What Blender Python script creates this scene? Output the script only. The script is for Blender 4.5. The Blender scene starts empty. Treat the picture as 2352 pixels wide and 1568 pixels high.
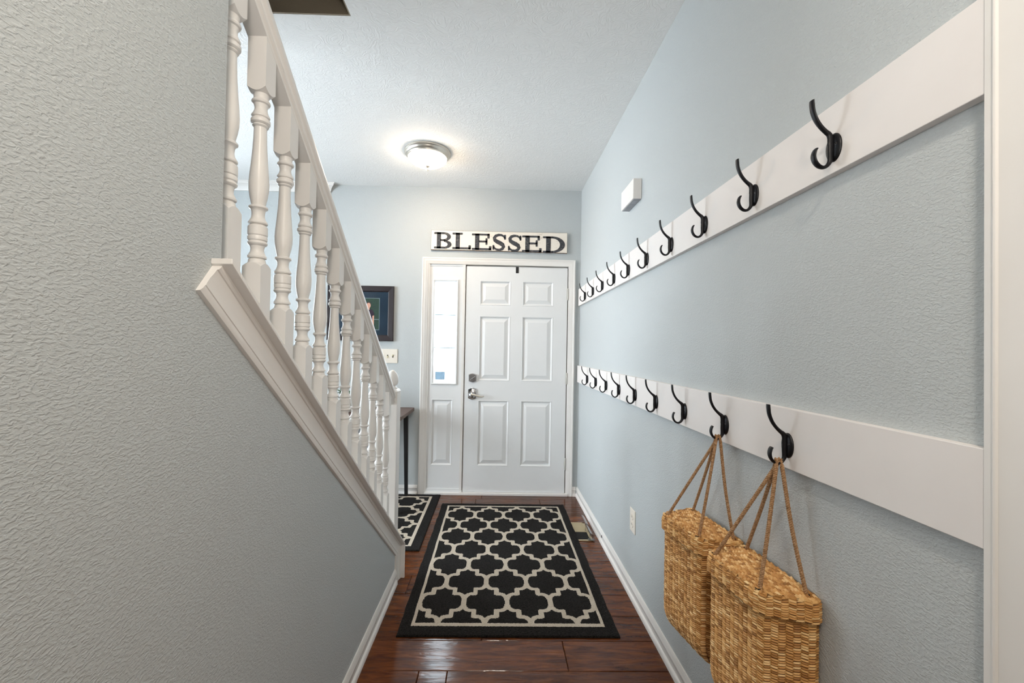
import bpy, bmesh, math, random
from mathutils import Vector, Matrix
random.seed(7)
PI = math.pi
scene = bpy.context.scene
COL = scene.collection

# ------------------------------------------------------------------ camera, world, exposure, large lights
def camera():
    yaw, pitch, roll, cx, cy, f = 0.0187003, 0.0146494, 0.0182213, 1158.2246, 787.4242, 950.0
    fwd = Vector((math.sin(yaw)*math.cos(pitch), math.cos(yaw)*math.cos(pitch), math.sin(pitch)))
    right = Vector((math.cos(yaw), -math.sin(yaw), 0)); up = right.cross(fwd)
    r2 = math.cos(roll)*right + math.sin(roll)*up
    u2 = -math.sin(roll)*right + math.cos(roll)*up
    cd = bpy.data.cameras.new('camera'); co = bpy.data.objects.new('camera', cd); COL.objects.link(co)
    m = Matrix((r2, u2, -fwd)).transposed().to_4x4(); m.translation = Vector((0, 0, 1.31))
    co.matrix_world = m
    cd.sensor_fit = 'HORIZONTAL'; cd.sensor_width = 36.0; cd.lens = f/2352*36.0
    cd.shift_x = (1176-cx)/2352; cd.shift_y = (cy-784)/2352
    cd.clip_start = 0.02
    scene.camera = co
camera()
vs = scene.view_settings
vs.view_transform = 'Standard'; vs.look = 'None'; vs.gamma = 1.0; vs.use_curve_mapping = False
vs.exposure = 0.22
scene.cycles.max_bounces = 8; scene.cycles.diffuse_bounces = 5; scene.cycles.glossy_bounces = 4
scene.cycles.transparent_max_bounces = 12; scene.cycles.transmission_bounces = 6
scene.cycles.sample_clamp_indirect = 6.0
scene.cycles.use_denoising = True

world = bpy.data.worlds.new('overcast_sky'); scene.world = world; world.use_nodes = True
wb = world.node_tree.nodes['Background']
wb.inputs[0].default_value = (0.86, 0.94, 1.0, 1); wb.inputs[1].default_value = 12.0

def area(name, loc, target, sx, sy, power, color, spread=180):
    ld = bpy.data.lights.new(name, 'AREA'); ld.shape = 'RECTANGLE'; ld.size = sx; ld.size_y = sy
    ld.energy = power; ld.color = color; ld.spread = math.radians(spread)
    o = bpy.data.objects.new(name, ld); COL.objects.link(o); o.location = loc
    d = Vector(target)-Vector(loc)
    o.rotation_euler = d.to_track_quat('-Z', 'Z').to_euler()
    return o
# daylight of the living-room window on the left, the open rooms behind the photographer, ceiling light behind
area('living_room_window_light', (-3.85, 1.75, 1.55), (0, 1.75, 1.35), 1.5, 1.6, 52, (0.87, 0.94, 1.0), 130)
area('living_room_front_window_light', (-3.25, 3.66, 1.55), (-0.6, 1.2, 0.75), 0.8, 1.5, 22, (0.87, 0.94, 1.0), 140)
area('rear_room_daylight', (0.15, -2.3, 1.7), (0.1, 1, 1.6), 1.1, 1.7, 3, (1.0, 0.90, 0.80))
area('added_side_room_warm_fill', (1.85, -0.15, 1.75), (-0.54, 0.55, 1.6), 0.8, 1.3, 8, (1.0, 0.80, 0.60))  # unseen fill added beyond the doorway to warm the left hall wall
area('rear_ceiling_light', (0.05, -0.35, 2.70), (0.05, -0.35, 0), 0.16, 0.16, 17, (1.0, 0.88, 0.74))
area('added_ceiling_bounce_fill', (0.1, -0.5, 1.75), (0.1, 0.6, 2.76), 0.3, 0.3, 8, (1.0, 0.95, 0.90))  # unseen fill added behind the camera, aimed up to brighten the ceiling

# ------------------------------------------------------------------ materials
def srgb(r, g, b):
    def c(v):
        v /= 255.0
        return v/12.92 if v <= 0.04045 else ((v+0.055)/1.055)**2.4
    return (c(r), c(g), c(b), 1.0)

class NT:
    def __init__(s, name):
        s.m = bpy.data.materials.new(name); s.m.use_nodes = True
        s.t = s.m.node_tree; s.n = s.t.nodes; s.b = s.n['Principled BSDF']; s.out = s.n['Material Output']
    def node(s, typ, **kw):
        nd = s.n.new(typ)
        for k, v in kw.items():
            if k.startswith('i_'): nd.inputs[int(k[2:])].default_value = v
            elif k in nd.inputs: nd.inputs[k].default_value = v
            else: setattr(nd, k, v)
        return nd
    def link(s, a, b): s.t.links.new(a, b)
    def pos(s, scale=(1, 1, 1), rot=(0, 0, 0), src='Object'):
        if src == 'world':
            g = s.node('ShaderNodeNewGeometry').outputs['Position']
        else:
            g = s.node('ShaderNodeTexCoord').outputs[src]
        mp = s.node('ShaderNodeMapping'); mp.inputs['Scale'].default_value = scale; mp.inputs['Rotation'].default_value = rot
        s.link(g, mp.inputs[0]); return mp.outputs[0]
    def noise(s, vec, scale, detail=2.0, rough=0.5, dist=0.0):
        nd = s.node('ShaderNodeTexNoise'); nd.inputs['Scale'].default_value = scale; nd.inputs['Detail'].default_value = detail
        nd.inputs['Roughness'].default_value = rough; nd.inputs['Distortion'].default_value = dist
        s.link(vec, nd.inputs['Vector']); return nd.outputs['Fac']
    def ramp(s, fac, stops):
        r = s.node('ShaderNodeValToRGB'); e = r.color_ramp.elements
        while len(e) < len(stops): e.new(0.5)
        for k, (p, c) in enumerate(stops):
            e[k].position = p; e[k].color = c if len(c) == 4 else (*c, 1)
        s.link(fac, r.inputs[0]); return r.outputs[0]
    def mix(s, fac, a, b, blend='MIX'):
        m = s.node('ShaderNodeMix', data_type='RGBA', blend_type=blend)
        for sock, v in ((m.inputs[0], fac), (m.inputs[6], a), (m.inputs[7], b)):
            if hasattr(v, 'links'): s.link(v, sock)
            else: sock.default_value = v
        return m.outputs[2]
    def bump(s, h, strength, dist):
        b = s.node('ShaderNodeBump'); b.inputs['Strength'].default_value = strength; b.inputs['Distance'].default_value = dist
        s.link(h, b.inputs['Height'])
        s.link(b.outputs[0], s.b.inputs['Normal']); return b
    def base(s, v):
        if hasattr(v, 'links'): s.link(v, s.b.inputs['Base Color'])
        else: s.b.inputs['Base Color'].default_value = v

def plain(name, col, rough=0.5, metal=0.0, bump=0.0, bscale=60, spec=0.5, var=0.06):
    t = NT(name); t.b.inputs['Roughness'].default_value = rough; t.b.inputs['Metallic'].default_value = metal
    t.b.inputs['Specular IOR Level'].default_value = spec
    v = t.pos(src='world')
    n = t.noise(v, 9, 3)
    dark = tuple(c*(1-var*2) for c in col[:3])+(1,)
    t.base(t.ramp(n, [(0.3, dark), (0.75, col)]))
    if bump: t.bump(t.noise(v, bscale, 3), 0.6, bump)
    return t.m

def wall_paint(name, col, strength=1.0):
    t = NT(name); t.b.inputs['Roughness'].default_value = 0.55; t.b.inputs['Specular IOR Level'].default_value = 0.35
    t.base(col)
    v = t.pos(scale=(1, 0.62, 1.15), src='world')
    n1 = t.noise(v, 215, 2.0, 0.5, 0.5)
    r = t.ramp(n1, [(0.42, (0, 0, 0)), (0.62, (1, 1, 1))])
    t.bump(r, 0.5*strength, 0.0013)
    return t.m

def ceiling_paint():
    t = NT('textured_ceiling_paint'); t.b.inputs['Roughness'].default_value = 0.8
    t.base(srgb(236, 237, 236))
    v = t.pos(src='world')
    n0 = t.node('ShaderNodeTexNoise'); n0.inputs['Scale'].default_value = 9; n0.inputs['Detail'].default_value = 1
    t.link(v, n0.inputs['Vector'])
    mx = t.node('ShaderNodeMix', data_type='VECTOR'); mx.inputs[0].default_value = 0.28
    t.link(v, mx.inputs[4]); t.link(n0.outputs['Color'], mx.inputs[5])
    w = t.node('ShaderNodeTexWave', wave_type='RINGS'); w.inputs['Scale'].default_value = 14; w.inputs['Distortion'].default_value = 9
    w.inputs['Detail'].default_value = 3; w.inputs['Detail Scale'].default_value = 3.0
    t.link(mx.outputs[1], w.inputs['Vector'])
    n1 = t.noise(v, 45, 3)
    m = t.node('ShaderNodeMath', operation='MULTIPLY'); t.link(w.outputs['Fac'], m.inputs[0]); t.link(n1, m.inputs[1])
    t.bump(m.outputs[0], 0.5, 0.003)
    return t.m

def floor_wood():
    t = NT('hand_scraped_dark_hardwood')
    oi = t.node('ShaderNodeObjectInfo').outputs['Random']
    v = t.pos(scale=(1.0, 6.0, 6.0), src='world')
    add = t.node('ShaderNodeVectorMath', operation='ADD'); t.link(v, add.inputs[0])
    cmb = t.node('ShaderNodeCombineXYZ'); mm = t.node('ShaderNodeMath', operation='MULTIPLY'); mm.inputs[1].default_value = 37
    t.link(oi, mm.inputs[0]); t.link(mm.outputs[0], cmb.inputs[0]); t.link(mm.outputs[0], cmb.inputs[1]); t.link(cmb.outputs[0], add.inputs[1])
    vv = add.outputs[0]
    g = t.noise(vv, 6.0, 8, 0.62, 0.6)
    c = t.ramp(g, [(0.25, srgb(56, 26, 10)), (0.45, srgb(86, 44, 17)), (0.60, srgb(110, 60, 24)), (0.80, srgb(138, 82, 36))])
    k = t.noise(t.pos(scale=(1.2, 3.0, 3), src='world'), 4.2, 3, 0.6, 0.3)
    kk = t.ramp(k, [(0.27, (0.35, 0.3, 0.27)), (0.50, (1, 1, 1))])
    c = t.mix(0.7, c, kk, 'MULTIPLY')
    tone = t.ramp(oi, [(0.0, (0.62, 0.56, 0.52)), (0.5, (0.86, 0.83, 0.8)), (1.0, (1.05, 1.0, 1.0))])
    c = t.mix(1.0, c, tone, 'MULTIPLY')
    t.base(c)
    t.b.inputs['Roughness'].default_value = 0.13; t.b.inputs['Specular IOR Level'].default_value = 0.38
    t.b.inputs['Coat Weight'].default_value = 0.0
    s1 = t.noise(t.pos(scale=(5.0, 34.0, 1), src='world'), 1.0, 3, 0.55, 0.8)
    s2 = t.noise(vv, 14, 4)
    m = t.node('ShaderNodeMath', operation='MULTIPLY_ADD'); m.inputs[1].default_value = 0.15
    t.link(s2, m.inputs[0]); t.link(s1, m.inputs[2])
    t.bump(m.outputs[0], 0.7, 0.0034)
    return t.m

def rug_pile(name, a, b, scale=260):
    t = NT(name); t.b.inputs['Roughness'].default_value = 0.95; t.b.inputs['Specular IOR Level'].default_value = 0.1
    t.b.inputs['Sheen Weight'].default_value = 0.03
    v = t.pos(src='world')
    n = t.noise(v, scale, 3, 0.8)
    t.base(t.ramp(n, [(0.36, a), (0.66, b)]))
    t.bump(t.noise(v, 330, 2, 0.8), 0.9, 0.004)
    return t.m

def straw(name, cols):
    t = NT(name); t.b.inputs['Roughness'].default_value = 0.6; t.b.inputs['Specular IOR Level'].default_value = 0.35
    g = t.node('ShaderNodeNewGeometry').outputs['Random Per Island']
    c = t.ramp(g, [(0.0, cols[0]), (0.35, cols[1]), (0.75, cols[2]), (1.0, cols[3])])
    n = t.noise(t.pos(src='Object'), 14, 3, 0.6)
    nn = t.ramp(n, [(0.3, (0.80, 0.70, 0.56)), (0.62, (1, 1, 1))])
    t.base(t.mix(0.8, c, nn, 'MULTIPLY'))
    t.bump(t.noise(t.pos(src='Object'), 500, 2), 0.5, 0.0006)
    return t.m

def rope_mat():
    t = NT('jute_rope_fibre'); t.b.inputs['Roughness'].default_value = 0.85; t.b.inputs['Specular IOR Level'].default_value = 0.15
    n = t.noise(t.pos(src='Object'), 170, 4, 0.75)
    t.base(t.ramp(n, [(0.3, srgb(124, 92, 62)), (0.55, srgb(176, 138, 102)), (0.8, srgb(212, 180, 144))]))
    t.bump(t.noise(t.pos(src='Object'), 700, 3), 0.8, 0.0012)
    return t.m

def clear_mat(name, tint, gloss_rough=0.03, op=0.08):
    t = NT(name)
    tr = t.node('ShaderNodeBsdfTransparent'); tr.inputs[0].default_value = tint
    gl = t.node('ShaderNodeBsdfGlossy'); gl.inputs['Roughness'].default_value = gloss_rough
    lw = t.node('ShaderNodeLayerWeight'); lw.inputs[0].default_value = 0.35
    ad = t.node('ShaderNodeMath', operation='ADD', use_clamp=True); ad.inputs[1].default_value = op
    ml = t.node('ShaderNodeMath', operation='MULTIPLY'); ml.inputs[1].default_value = 0.5
    t.link(lw.outputs['Facing'], ml.inputs[0]); t.link(ml.outputs[0], ad.inputs[0])
    mx = t.node('ShaderNodeMixShader'); t.link(ad.outputs[0], mx.inputs[0]); t.link(tr.outputs[0], mx.inputs[1]); t.link(gl.outputs[0], mx.inputs[2])
    t.link(mx.outputs[0], t.out.inputs[0])
    return t.m

def emis(name, col, strength):
    t = NT(name); t.base((0.9, 0.88, 0.85, 1)); t.b.inputs['Roughness'].default_value = 0.4
    t.b.inputs['Emission Color'].default_value = col; t.b.inputs['Emission Strength'].default_value = strength
    return t.m

def worn_paint(name, top, under, lo, hi, scale=55):
    t = NT(name); t.b.inputs['Roughness'].default_value = 0.7
    v = t.pos(scale=(1, 1, 3), src='world')
    n = t.noise(v, scale, 6, 0.75)
    f = t.ramp(n, [(lo, (0, 0, 0)), (hi, (1, 1, 1))])
    t.base(t.mix(f, top, under))
    return t.m

M = {}
M['wall'] = wall_paint('blue_grey_wall_paint', srgb(190, 195, 196))
M['ceiling'] = ceiling_paint()
M['trim'] = plain('white_trim_paint', srgb(232, 229, 225), 0.38, var=0.01)
M['rail'] = plain('white_semi_gloss_rail_paint', srgb(230, 227, 223), 0.32, var=0.01, bump=0.0004, bscale=40)
M['door'] = plain('white_door_paint', srgb(230, 231, 231), 0.38, var=0.01)
M['board'] = plain('white_painted_board', srgb(236, 231, 228), 0.5, var=0.015, bump=0.0004, bscale=35)
M['wood'] = floor_wood()
M['stairwell'] = wall_paint('shade_toned_stairwell_paint', srgb(150, 138, 120))  # brown-grey of the dim, warmly lit shaft put into the wall colour
M['subfloor'] = plain('dark_subfloor', srgb(22, 10, 6), 0.8)
M['black'] = plain('oil_rubbed_black_iron', srgb(22, 22, 26), 0.38, metal=0.4, spec=0.5, bump=0.0004, bscale=220)
M['screw'] = plain('dark_screw_metal', srgb(90, 84, 80), 0.3, metal=0.9)
M['nickel'] = plain('brushed_nickel', srgb(222, 216, 206), 0.36, metal=1.0)
M['chrome'] = plain('satin_chrome', srgb(205, 205, 208), 0.16, metal=1.0)
M['hinge'] = plain('painted_hinge_metal', srgb(205, 203, 196), 0.4, metal=0.3)
M['charcoal'] = rug_pile('charcoal_rug_pile', srgb(2, 2, 3), srgb(42, 40, 38), 130)
M['cream'] = rug_pile('cream_rug_pile', srgb(178, 166, 150), srgb(214, 204, 188))
M['straw'] = straw('woven_seagrass', [srgb(160, 112, 58), srgb(204, 152, 90), srgb(226, 180, 118), srgb(246, 214, 160)])
M['straw_core'] = plain('basket_core_straw', srgb(120, 78, 38), 0.8)
M['hole'] = plain('deep_shadow_brown', srgb(10, 8, 6), 0.9)
M['rope'] = rope_mat()
M['glass'] = clear_mat('window_glass', (0.96, 0.985, 1, 1))
M['plastic'] = clear_mat('clear_plastic', (0.86, 0.88, 0.9, 1), 0.12, 0.16)
M['grille'] = plain('pale_blue_grille', srgb(150, 185, 196), 0.5)
M['lamp'] = emis('lit_frosted_glass', (1.0, 0.80, 0.60, 1), 47.0)
M['ivory'] = plain('ivory_plastic', srgb(232, 224, 212), 0.4, var=0.01)
M['slot'] = plain('dark_slot', srgb(40, 34, 26), 0.7)
M['toggle'] = plain('cream_toggle', srgb(228, 222, 186), 0.4)
M['whiteplastic'] = plain('white_plastic', srgb(236, 233, 229), 0.4, var=0.01)
M['ventgrey'] = plain('grey_vent_slots', srgb(168, 170, 176), 0.6)
M['tan'] = plain('tan_enamel_metal', srgb(176, 160, 128), 0.4, metal=0.1)
M['signwhite'] = worn_paint('distressed_white_sign_paint', srgb(236, 228, 216), srgb(160, 132, 104), 0.60, 0.72, 14)
M['signedge'] = worn_paint('worn_brown_sign_edge', srgb(120, 84, 52), srgb(40, 26, 16), 0.45, 0.6, 40)
M['signletter'] = worn_paint('distressed_charcoal_letters', srgb(52, 54, 60), srgb(176, 168, 158), 0.56, 0.68, 70)
M['frame'] = plain('espresso_picture_frame', srgb(42, 32, 34), 0.4)
M['mat'] = plain('slate_blue_mat', srgb(38, 54, 70), 0.12, var=0.15)
M['photogreen'] = worn_paint('photo_green_foliage', srgb(30, 66, 42), srgb(14, 36, 40), 0.4, 0.6, 60)
M['photoshirt'] = plain('photo_plum_shirt', srgb(46, 28, 46), 0.3)
M['photojean'] = plain('photo_dark_jeans', srgb(30, 44, 78), 0.3)
M['photoskin'] = plain('photo_skin', srgb(214, 164, 142), 0.3)
M['photohair'] = plain('photo_brown_hair', srgb(70, 48, 42), 0.3)
M['photoline'] = plain('photo_pale_line', srgb(150, 170, 176), 0.3)
M['photocurtain'] = plain('photo_pale_blue_reflection', srgb(70, 110, 140), 0.25)
M['tablewood'] = plain('dark_brown_table_wood', srgb(96, 74, 66), 0.45, var=0.15)
M['tableblack'] = plain('black_table_metal', srgb(14, 14, 16), 0.5)
M['leaf'] = plain('green_leaf', srgb(58, 98, 48), 0.45, var=0.2)
M['pot'] = plain('white_plant_pot', srgb(214, 214, 210), 0.4)
M['soil'] = plain('potting_soil', srgb(40, 28, 20), 0.9)
M['sticker'] = clear_mat('translucent_blue_sticker', (0.19, 0.225, 0.25, 1), 0.4, 0.05)
M['carpet'] = rug_pile('beige_stair_carpet', srgb(150, 142, 130), srgb(190, 182, 170), 200)
M['concrete'] = plain('porch_concrete', srgb(200, 200, 198), 0.9)

# ------------------------------------------------------------------ mesh builder
class MB:
    def __init__(s): s.v = []; s.f = []; s.m = []; s.cur = 0
    def vert(s, *p): s.v.append(tuple(p)); return len(s.v)-1
    def face(s, ids, m=None): s.f.append(tuple(ids)); s.m.append(s.cur if m is None else m)
    def box(s, x0, x1, y0, y1, z0, z1):
        b = len(s.v)
        for x, y, z in ((x0, y0, z0), (x1, y0, z0), (x1, y1, z0), (x0, y1, z0), (x0, y0, z1), (x1, y0, z1), (x1, y1, z1), (x0, y1, z1)):
            s.v.append((x, y, z))
        for q in ((3, 2, 1, 0), (4, 5, 6, 7), (0, 1, 5, 4), (1, 2, 6, 5), (2, 3, 7, 6), (3, 0, 4, 7)):
            s.face([b+i for i in q])
        return s
    def loft(s, rings, cap0=True, cap1=True, closed=True):
        n = len(rings[0]); base = len(s.v)
        for r in rings:
            for p in r: s.v.append(tuple(p))
        for k in range(len(rings)-1):
            for i in range(n if closed else n-1):
                j = (i+1) % n
                s.face([base+k*n+i, base+k*n+j, base+(k+1)*n+j, base+(k+1)*n+i])
        if cap0: s.face([base+i for i in range(n)][::-1])
        if cap1: s.face([base+(len(rings)-1)*n+i for i in range(n)])
        return s
    def lathe(s, prof, c=(0, 0, 0), n=24, cap=True):
        rings = [[(c[0]+r*math.cos(2*PI*i/n), c[1]+r*math.sin(2*PI*i/n), c[2]+z) for i in range(n)] for r, z in prof]
        return s.loft(rings, cap, cap)
    def prism_yz(s, poly, x0, x1):
        return s.loft([[(x0, y, z) for y, z in poly], [(x1, y, z) for y, z in poly]])
    def prism_xz(s, poly, y0, y1):
        return s.loft([[(x, y0, z) for x, z in poly], [(x, y1, z) for x, z in poly]])
    def tube(s, pts, rad, n=8, flat=None, up=None):
        pts = [Vector(p) for p in pts]; rings = []
        ref = Vector(up) if up else Vector((0.13, 0.21, 0.97))
        for k, p in enumerate(pts):
            t = (pts[min(k+1, len(pts)-1)]-pts[max(k-1, 0)]).normalized()
            a = ref - t*ref.dot(t)
            if a.length < 1e-4: a = Vector((1, 0, 0)) - t*t.x
            a.normalize(); b = t.cross(a)
            r = rad[k] if isinstance(rad, (list, tuple)) else rad
            ra, rb = (r if isinstance(r, (list, tuple)) else (r, r))
            rings.append([tuple(p + a*ra*math.cos(2*PI*i/n) + b*rb*math.sin(2*PI*i/n)) for i in range(n)])
        return s.loft(rings)
    def obj(s, name, mats, parent=None, smooth=None, bevel=0.0, loc=None, segs=2, recalc=True):
        me = bpy.data.meshes.new(name)
        off = Vector(loc) if loc is not None else Vector((0, 0, 0))
        me.from_pydata([tuple(Vector(v)-off) for v in s.v], [], s.f)
        mats = mats if isinstance(mats, (list, tuple)) else [mats]
        for m in mats: me.materials.append(M[m] if isinstance(m, str) else m)
        if len(mats) > 1:
            for p, k in zip(me.polygons, s.m): p.material_index = k
        if recalc:
            bm = bmesh.new(); bm.from_mesh(me); bmesh.ops.recalc_face_normals(bm, faces=bm.faces); bm.to_mesh(me); bm.free()
        if smooth:
            me.shade_smooth(); me.set_sharp_from_angle(angle=math.radians(smooth))
        me.update()
        o = bpy.data.objects.new(name, me); COL.objects.link(o); o.location = off
        if parent is not None: o.parent = parent; o.location = off - tot(parent)
        if bevel:
            b = o.modifiers.new('edge_bevel', 'BEVEL'); b.width = bevel; b.segments = segs; b.limit_method = 'ANGLE'; b.angle_limit = math.radians(35)
            b.harden_normals = False
        return o

def tot(o):
    p = Vector((0, 0, 0))
    while o is not None: p += o.location; o = o.parent
    return p
def box(name, mat, x0, x1, y0, y1, z0, z1, parent=None, bevel=0.0):
    return MB().box(x0, x1, y0, y1, z0, z1).obj(name, mat, parent, bevel=bevel)
def structure(o, label=None):
    o['kind'] = 'structure'
    if label: o['label'] = label
    return o
def thing(name, label, cat, loc=(0, 0, 0), group=None):
    o = bpy.data.objects.new(name, None); COL.objects.link(o); o.location = loc; o.empty_display_size = 0.05
    o['label'] = label; o['category'] = cat
    if group: o['group'] = group
    return o
def tag(o, label, cat, group=None):
    o['label'] = label; o['category'] = cat
    if group: o['group'] = group
    return o
def copy_part(src, parent, loc=None):
    c = src.copy(); COL.objects.link(c); c.parent = parent
    if loc is not None: c.location = loc
    return c

# ------------------------------------------------------------------ the room shell
XR, XL, YF, ZC = 0.75, -0.54, 3.73, 2.76
Y_END = 2.38          # where the low stair wall ends
CAP = lambda y: 1.472 - 0.797*(y-0.785)      # top of the sloped cap
RAILZ = lambda y: 2.044 - 0.803*(y-0.985)    # underside of the handrail

wl = MB().prism_yz([(-3.2, 0), (Y_END, 0), (Y_END, CAP(Y_END)-0.01), (0.815, CAP(0.815)-0.01), (0.815, ZC), (-3.2, ZC)], XL-0.12, XL)
structure(wl.obj('wall_left', 'wall'), 'hall wall on the left, stepping down into the sloped stair wall')
wr = MB().box(XR, XR+0.12, 0.52, YF+0.14, 0, ZC).box(XR, XR+0.12, -3.2, -0.415, 0, ZC).box(XR, XR+0.12, -0.415, 0.52, 2.115, ZC)
structure(wr.obj('wall_right', 'wall'), 'blue-grey hall wall on the right, carrying the two hook boards')
sr_ = MB().box(2.6, 2.7, -1.4, 1.6, 0, ZC).box(XR+0.12, 2.6, 1.5, 1.6, 0, ZC).box(XR+0.12, 2.6, -1.4, -1.3, 0, ZC)
structure(sr_.obj('wall_side_room', 'wall'), 'walls of the room through the doorway on the right')
structure(box('ceiling_side_room', 'ceiling', XR+0.12, 2.7, -1.4, 1.6, ZC, ZC+0.1))
structure(box('floor_side_room', 'wood', XR+0.02, 2.7, -1.4, 1.6, -0.05, -0.001))
wf = MB()
wf.box(-4.1, -3.65, YF, YF+0.14, 0, ZC).box(-2.85, -0.625, YF, YF+0.14, 0, ZC).box(-3.65, -2.85, YF, YF+0.14, 0, 0.75).box(-3.65, -2.85, YF, YF+0.14, 2.35, ZC).box(0.65, XR, YF, YF+0.14, 0, ZC).box(-0.625, 0.65, YF, YF+0.14, 2.072, ZC)
structure(wf.obj('wall_front', 'wall'), 'wall around the entrance door')
structure(box('wall_back', 'wall', -0.66, XR+0.12, -3.32, -3.2, 0, ZC), 'wall behind the photographer')
ll = MB().box(-4.1, -3.98, -0.2, 0.9, 0, ZC).box(-4.1, -3.98, 2.6, YF, 0, ZC).box(-4.1, -3.98, 0.9, 2.6, 0, 0.7).box(-4.1, -3.98, 0.9, 2.6, 2.4, ZC)
structure(ll.obj('wall_far_left', 'wall'), 'outer wall of the living room with a window')
structure(box('wall_room_rear', 'wall', -3.98, -1.74, -0.3, -0.2, 0, ZC), 'rear wall of the living room')
structure(box('wall_stair_side', 'wall', -1.74, -1.62, -3.2, 1.81, 0, 5.2), 'wall on the far side of the stairs')
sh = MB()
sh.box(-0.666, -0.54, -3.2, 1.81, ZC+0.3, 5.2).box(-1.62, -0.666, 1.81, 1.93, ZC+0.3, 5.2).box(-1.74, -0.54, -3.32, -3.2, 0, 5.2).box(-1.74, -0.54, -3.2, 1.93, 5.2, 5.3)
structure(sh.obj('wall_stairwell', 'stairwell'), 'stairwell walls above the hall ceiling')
ce = MB()
ce.box(-0.666, XR+0.12, -3.32, YF+0.14, ZC, ZC+0.3).box(-4.1, -0.666, 1.81, YF+0.14, ZC, ZC+0.3).box(-4.1, -1.62, -0.3, 1.81, ZC, ZC+0.3)
structure(ce.obj('ceiling', 'ceiling'), 'white brushed-texture ceiling with a stairwell opening')
# header faces of the stairwell opening, the shaft's shade put into their colour
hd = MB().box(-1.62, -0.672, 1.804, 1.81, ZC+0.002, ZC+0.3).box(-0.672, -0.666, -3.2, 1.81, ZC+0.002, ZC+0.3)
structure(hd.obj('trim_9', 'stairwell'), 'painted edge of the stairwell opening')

# floor: dark subfloor with single planks on it
fl = MB().box(-4.1, XR+0.12, 2.36, YF+0.14, -0.06, -0.012).box(-1.74, XR+0.12, -3.32, 2.36, -0.06, -0.012).box(-4.1, -1.74, -0.3, 2.36, -0.06, -0.012)
floor = structure(fl.obj('floor', 'subfloor'), 'dark hand-scraped hardwood floor')
def plank(x0, x1, y0, y1):
    g = 0.0009
    b = MB(); x0 += g; x1 -= g; y0 += g; y1 -= g; c = 0.0022
    b.loft([[(x0, y0, -0.012), (x1, y0, -0.012), (x1, y1, -0.012), (x0, y1, -0.012)],
            [(x0, y0, -c), (x1, y0, -c), (x1, y1, -c), (x0, y1, -c)],
            [(x0+c, y0+c, 0), (x1-c, y0+c, 0), (x1-c, y1-c, 0), (x0+c, y1-c, 0)]])
    return b.obj('plank', 'wood', floor)
rows = []; y = 1.703-0.175*27
while y < YF: rows.append((max(y, -3.2), min(y+0.175, YF+0.01))); y += 0.175
for (y0, y1) in rows:
    if y1-y0 < 0.02: continue
    xs, xe = (-1.1 if y0 > 1.9 else -0.56), XR+0.01
    if y0 > 2.35: xs = -3.98
    cuts = [xs]
    if abs(y0-1.528) < 0.01: cuts += [-0.29, -0.175]
    elif abs(y0-1.703) < 0.01: cuts += [0.32]
    x = cuts[-1]
    x += random.uniform(0.25, 1.1) if len(cuts) == 1 else random.uniform(0.75, 1.2)
    while x < xe-0.12: cuts.append(x); x += random.uniform(0.55, 1.3)
    cuts.append(xe)
    for a, b in zip(cuts[:-1], cuts[1:]): plank(a, b, y0, y1)

# baseboards
def bb_profile():  # (thickness from wall, height)
    return [(0, 0), (0.0185, 0), (0.018, 0.012), (0.0145, 0.021), (0.009, 0.024), (0.009, 0.052), (0.0125, 0.055), (0.0125, 0.060), (0.010, 0.064), (0.010, 0.070), (0.007, 0.078), (0.005, 0.083), (0, 0.083)]
def bb_y(name, xw, sgn, y0, y1):
    b = MB(); P = bb_profile()
    b.loft([[(xw+sgn*t, y, z) for t, z in P] for y in (y0, y1)])
    return structure(b.obj(name, 'trim', smooth=50))
def bb_x(name, x0, x1, yw=YF):
    b = MB(); P = bb_profile()
    b.loft([[(x, yw-t, z) for t, z in P] for x in (x0, x1)])
    return structure(b.obj(name, 'trim', smooth=50))
br = bb_y('baseboard_right', XR, -1, 0.605, YF)
hb = MB().lathe([(0.0, -0.0006), (0.0052, 0.0), (0.0052, 0.002)], n=12)
for i, v in enumerate(hb.v): hb.v[i] = (XR-0.0122-v[2], 2.81+v[0]*1.4, 0.052+v[1]*1.7)
hb.obj('bored_hole', 'hole', br)
bb_y('baseboard_left', XL, 1, -3.2, 2.316)
bb_x('baseboard_front', -3.98, -0.683)
bb_x('baseboard_front.001', 0.703, XR-0.017)

# crown moulding of the living room, ending in a return
cr = MB()
CP = [(0, 0), (0.0, -0.075), (0.008, -0.075), (0.010, -0.066), (0.016, -0.060), (0.022, -0.045), (0.040, -0.026), (0.050, -0.022), (0.052, -0.012), (0.060, -0.010), (0.060, 0)]
cr.loft([[(-3.98, YF-t, ZC+z) for t, z in CP], [(-1.525+t*1.05, YF-t, ZC+z) for t, z in CP]])
structure(cr.obj('trim_3', 'trim', smooth=40), 'crown moulding that ends in a mitred return left of the hall')

# ------------------------------------------------------------------ entrance door unit
SD = 3.732/3.70
dx = lambda x: x*SD
dz = lambda z: 1.31+(z-1.31)*SD
DYF = 3.732      # face of door and sidelight
# casing (three mitred sides)
def casing(name, xo0, xo1, zt, w=0.058):
    prof = [(0, 0), (0, 0.016), (0.004, 0.019), (0.012, 0.019), (0.016, 0.016), (0.030, 0.0155), (0.036, 0.012), (0.050, 0.010), (0.054, 0.007), (w, 0.006), (w, 0)]
    b = MB()
    path = [((xo0, 0), (1, 0)), ((xo0, zt), (1, -1)), ((xo1, zt), (-1, -1)), ((xo1, 0), (-1, 0))]
    b.loft([[(p[0]+d[0]*a, YF-t, p[1]+d[1]*a) for a, t in prof] for p, d in path])
    return structure(b.obj(name, 'trim', smooth=30))
casing('trim_1', -0.678, 0.702, 2.124)['label'] = 'moulded white casing around the entrance door and sidelight'
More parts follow.
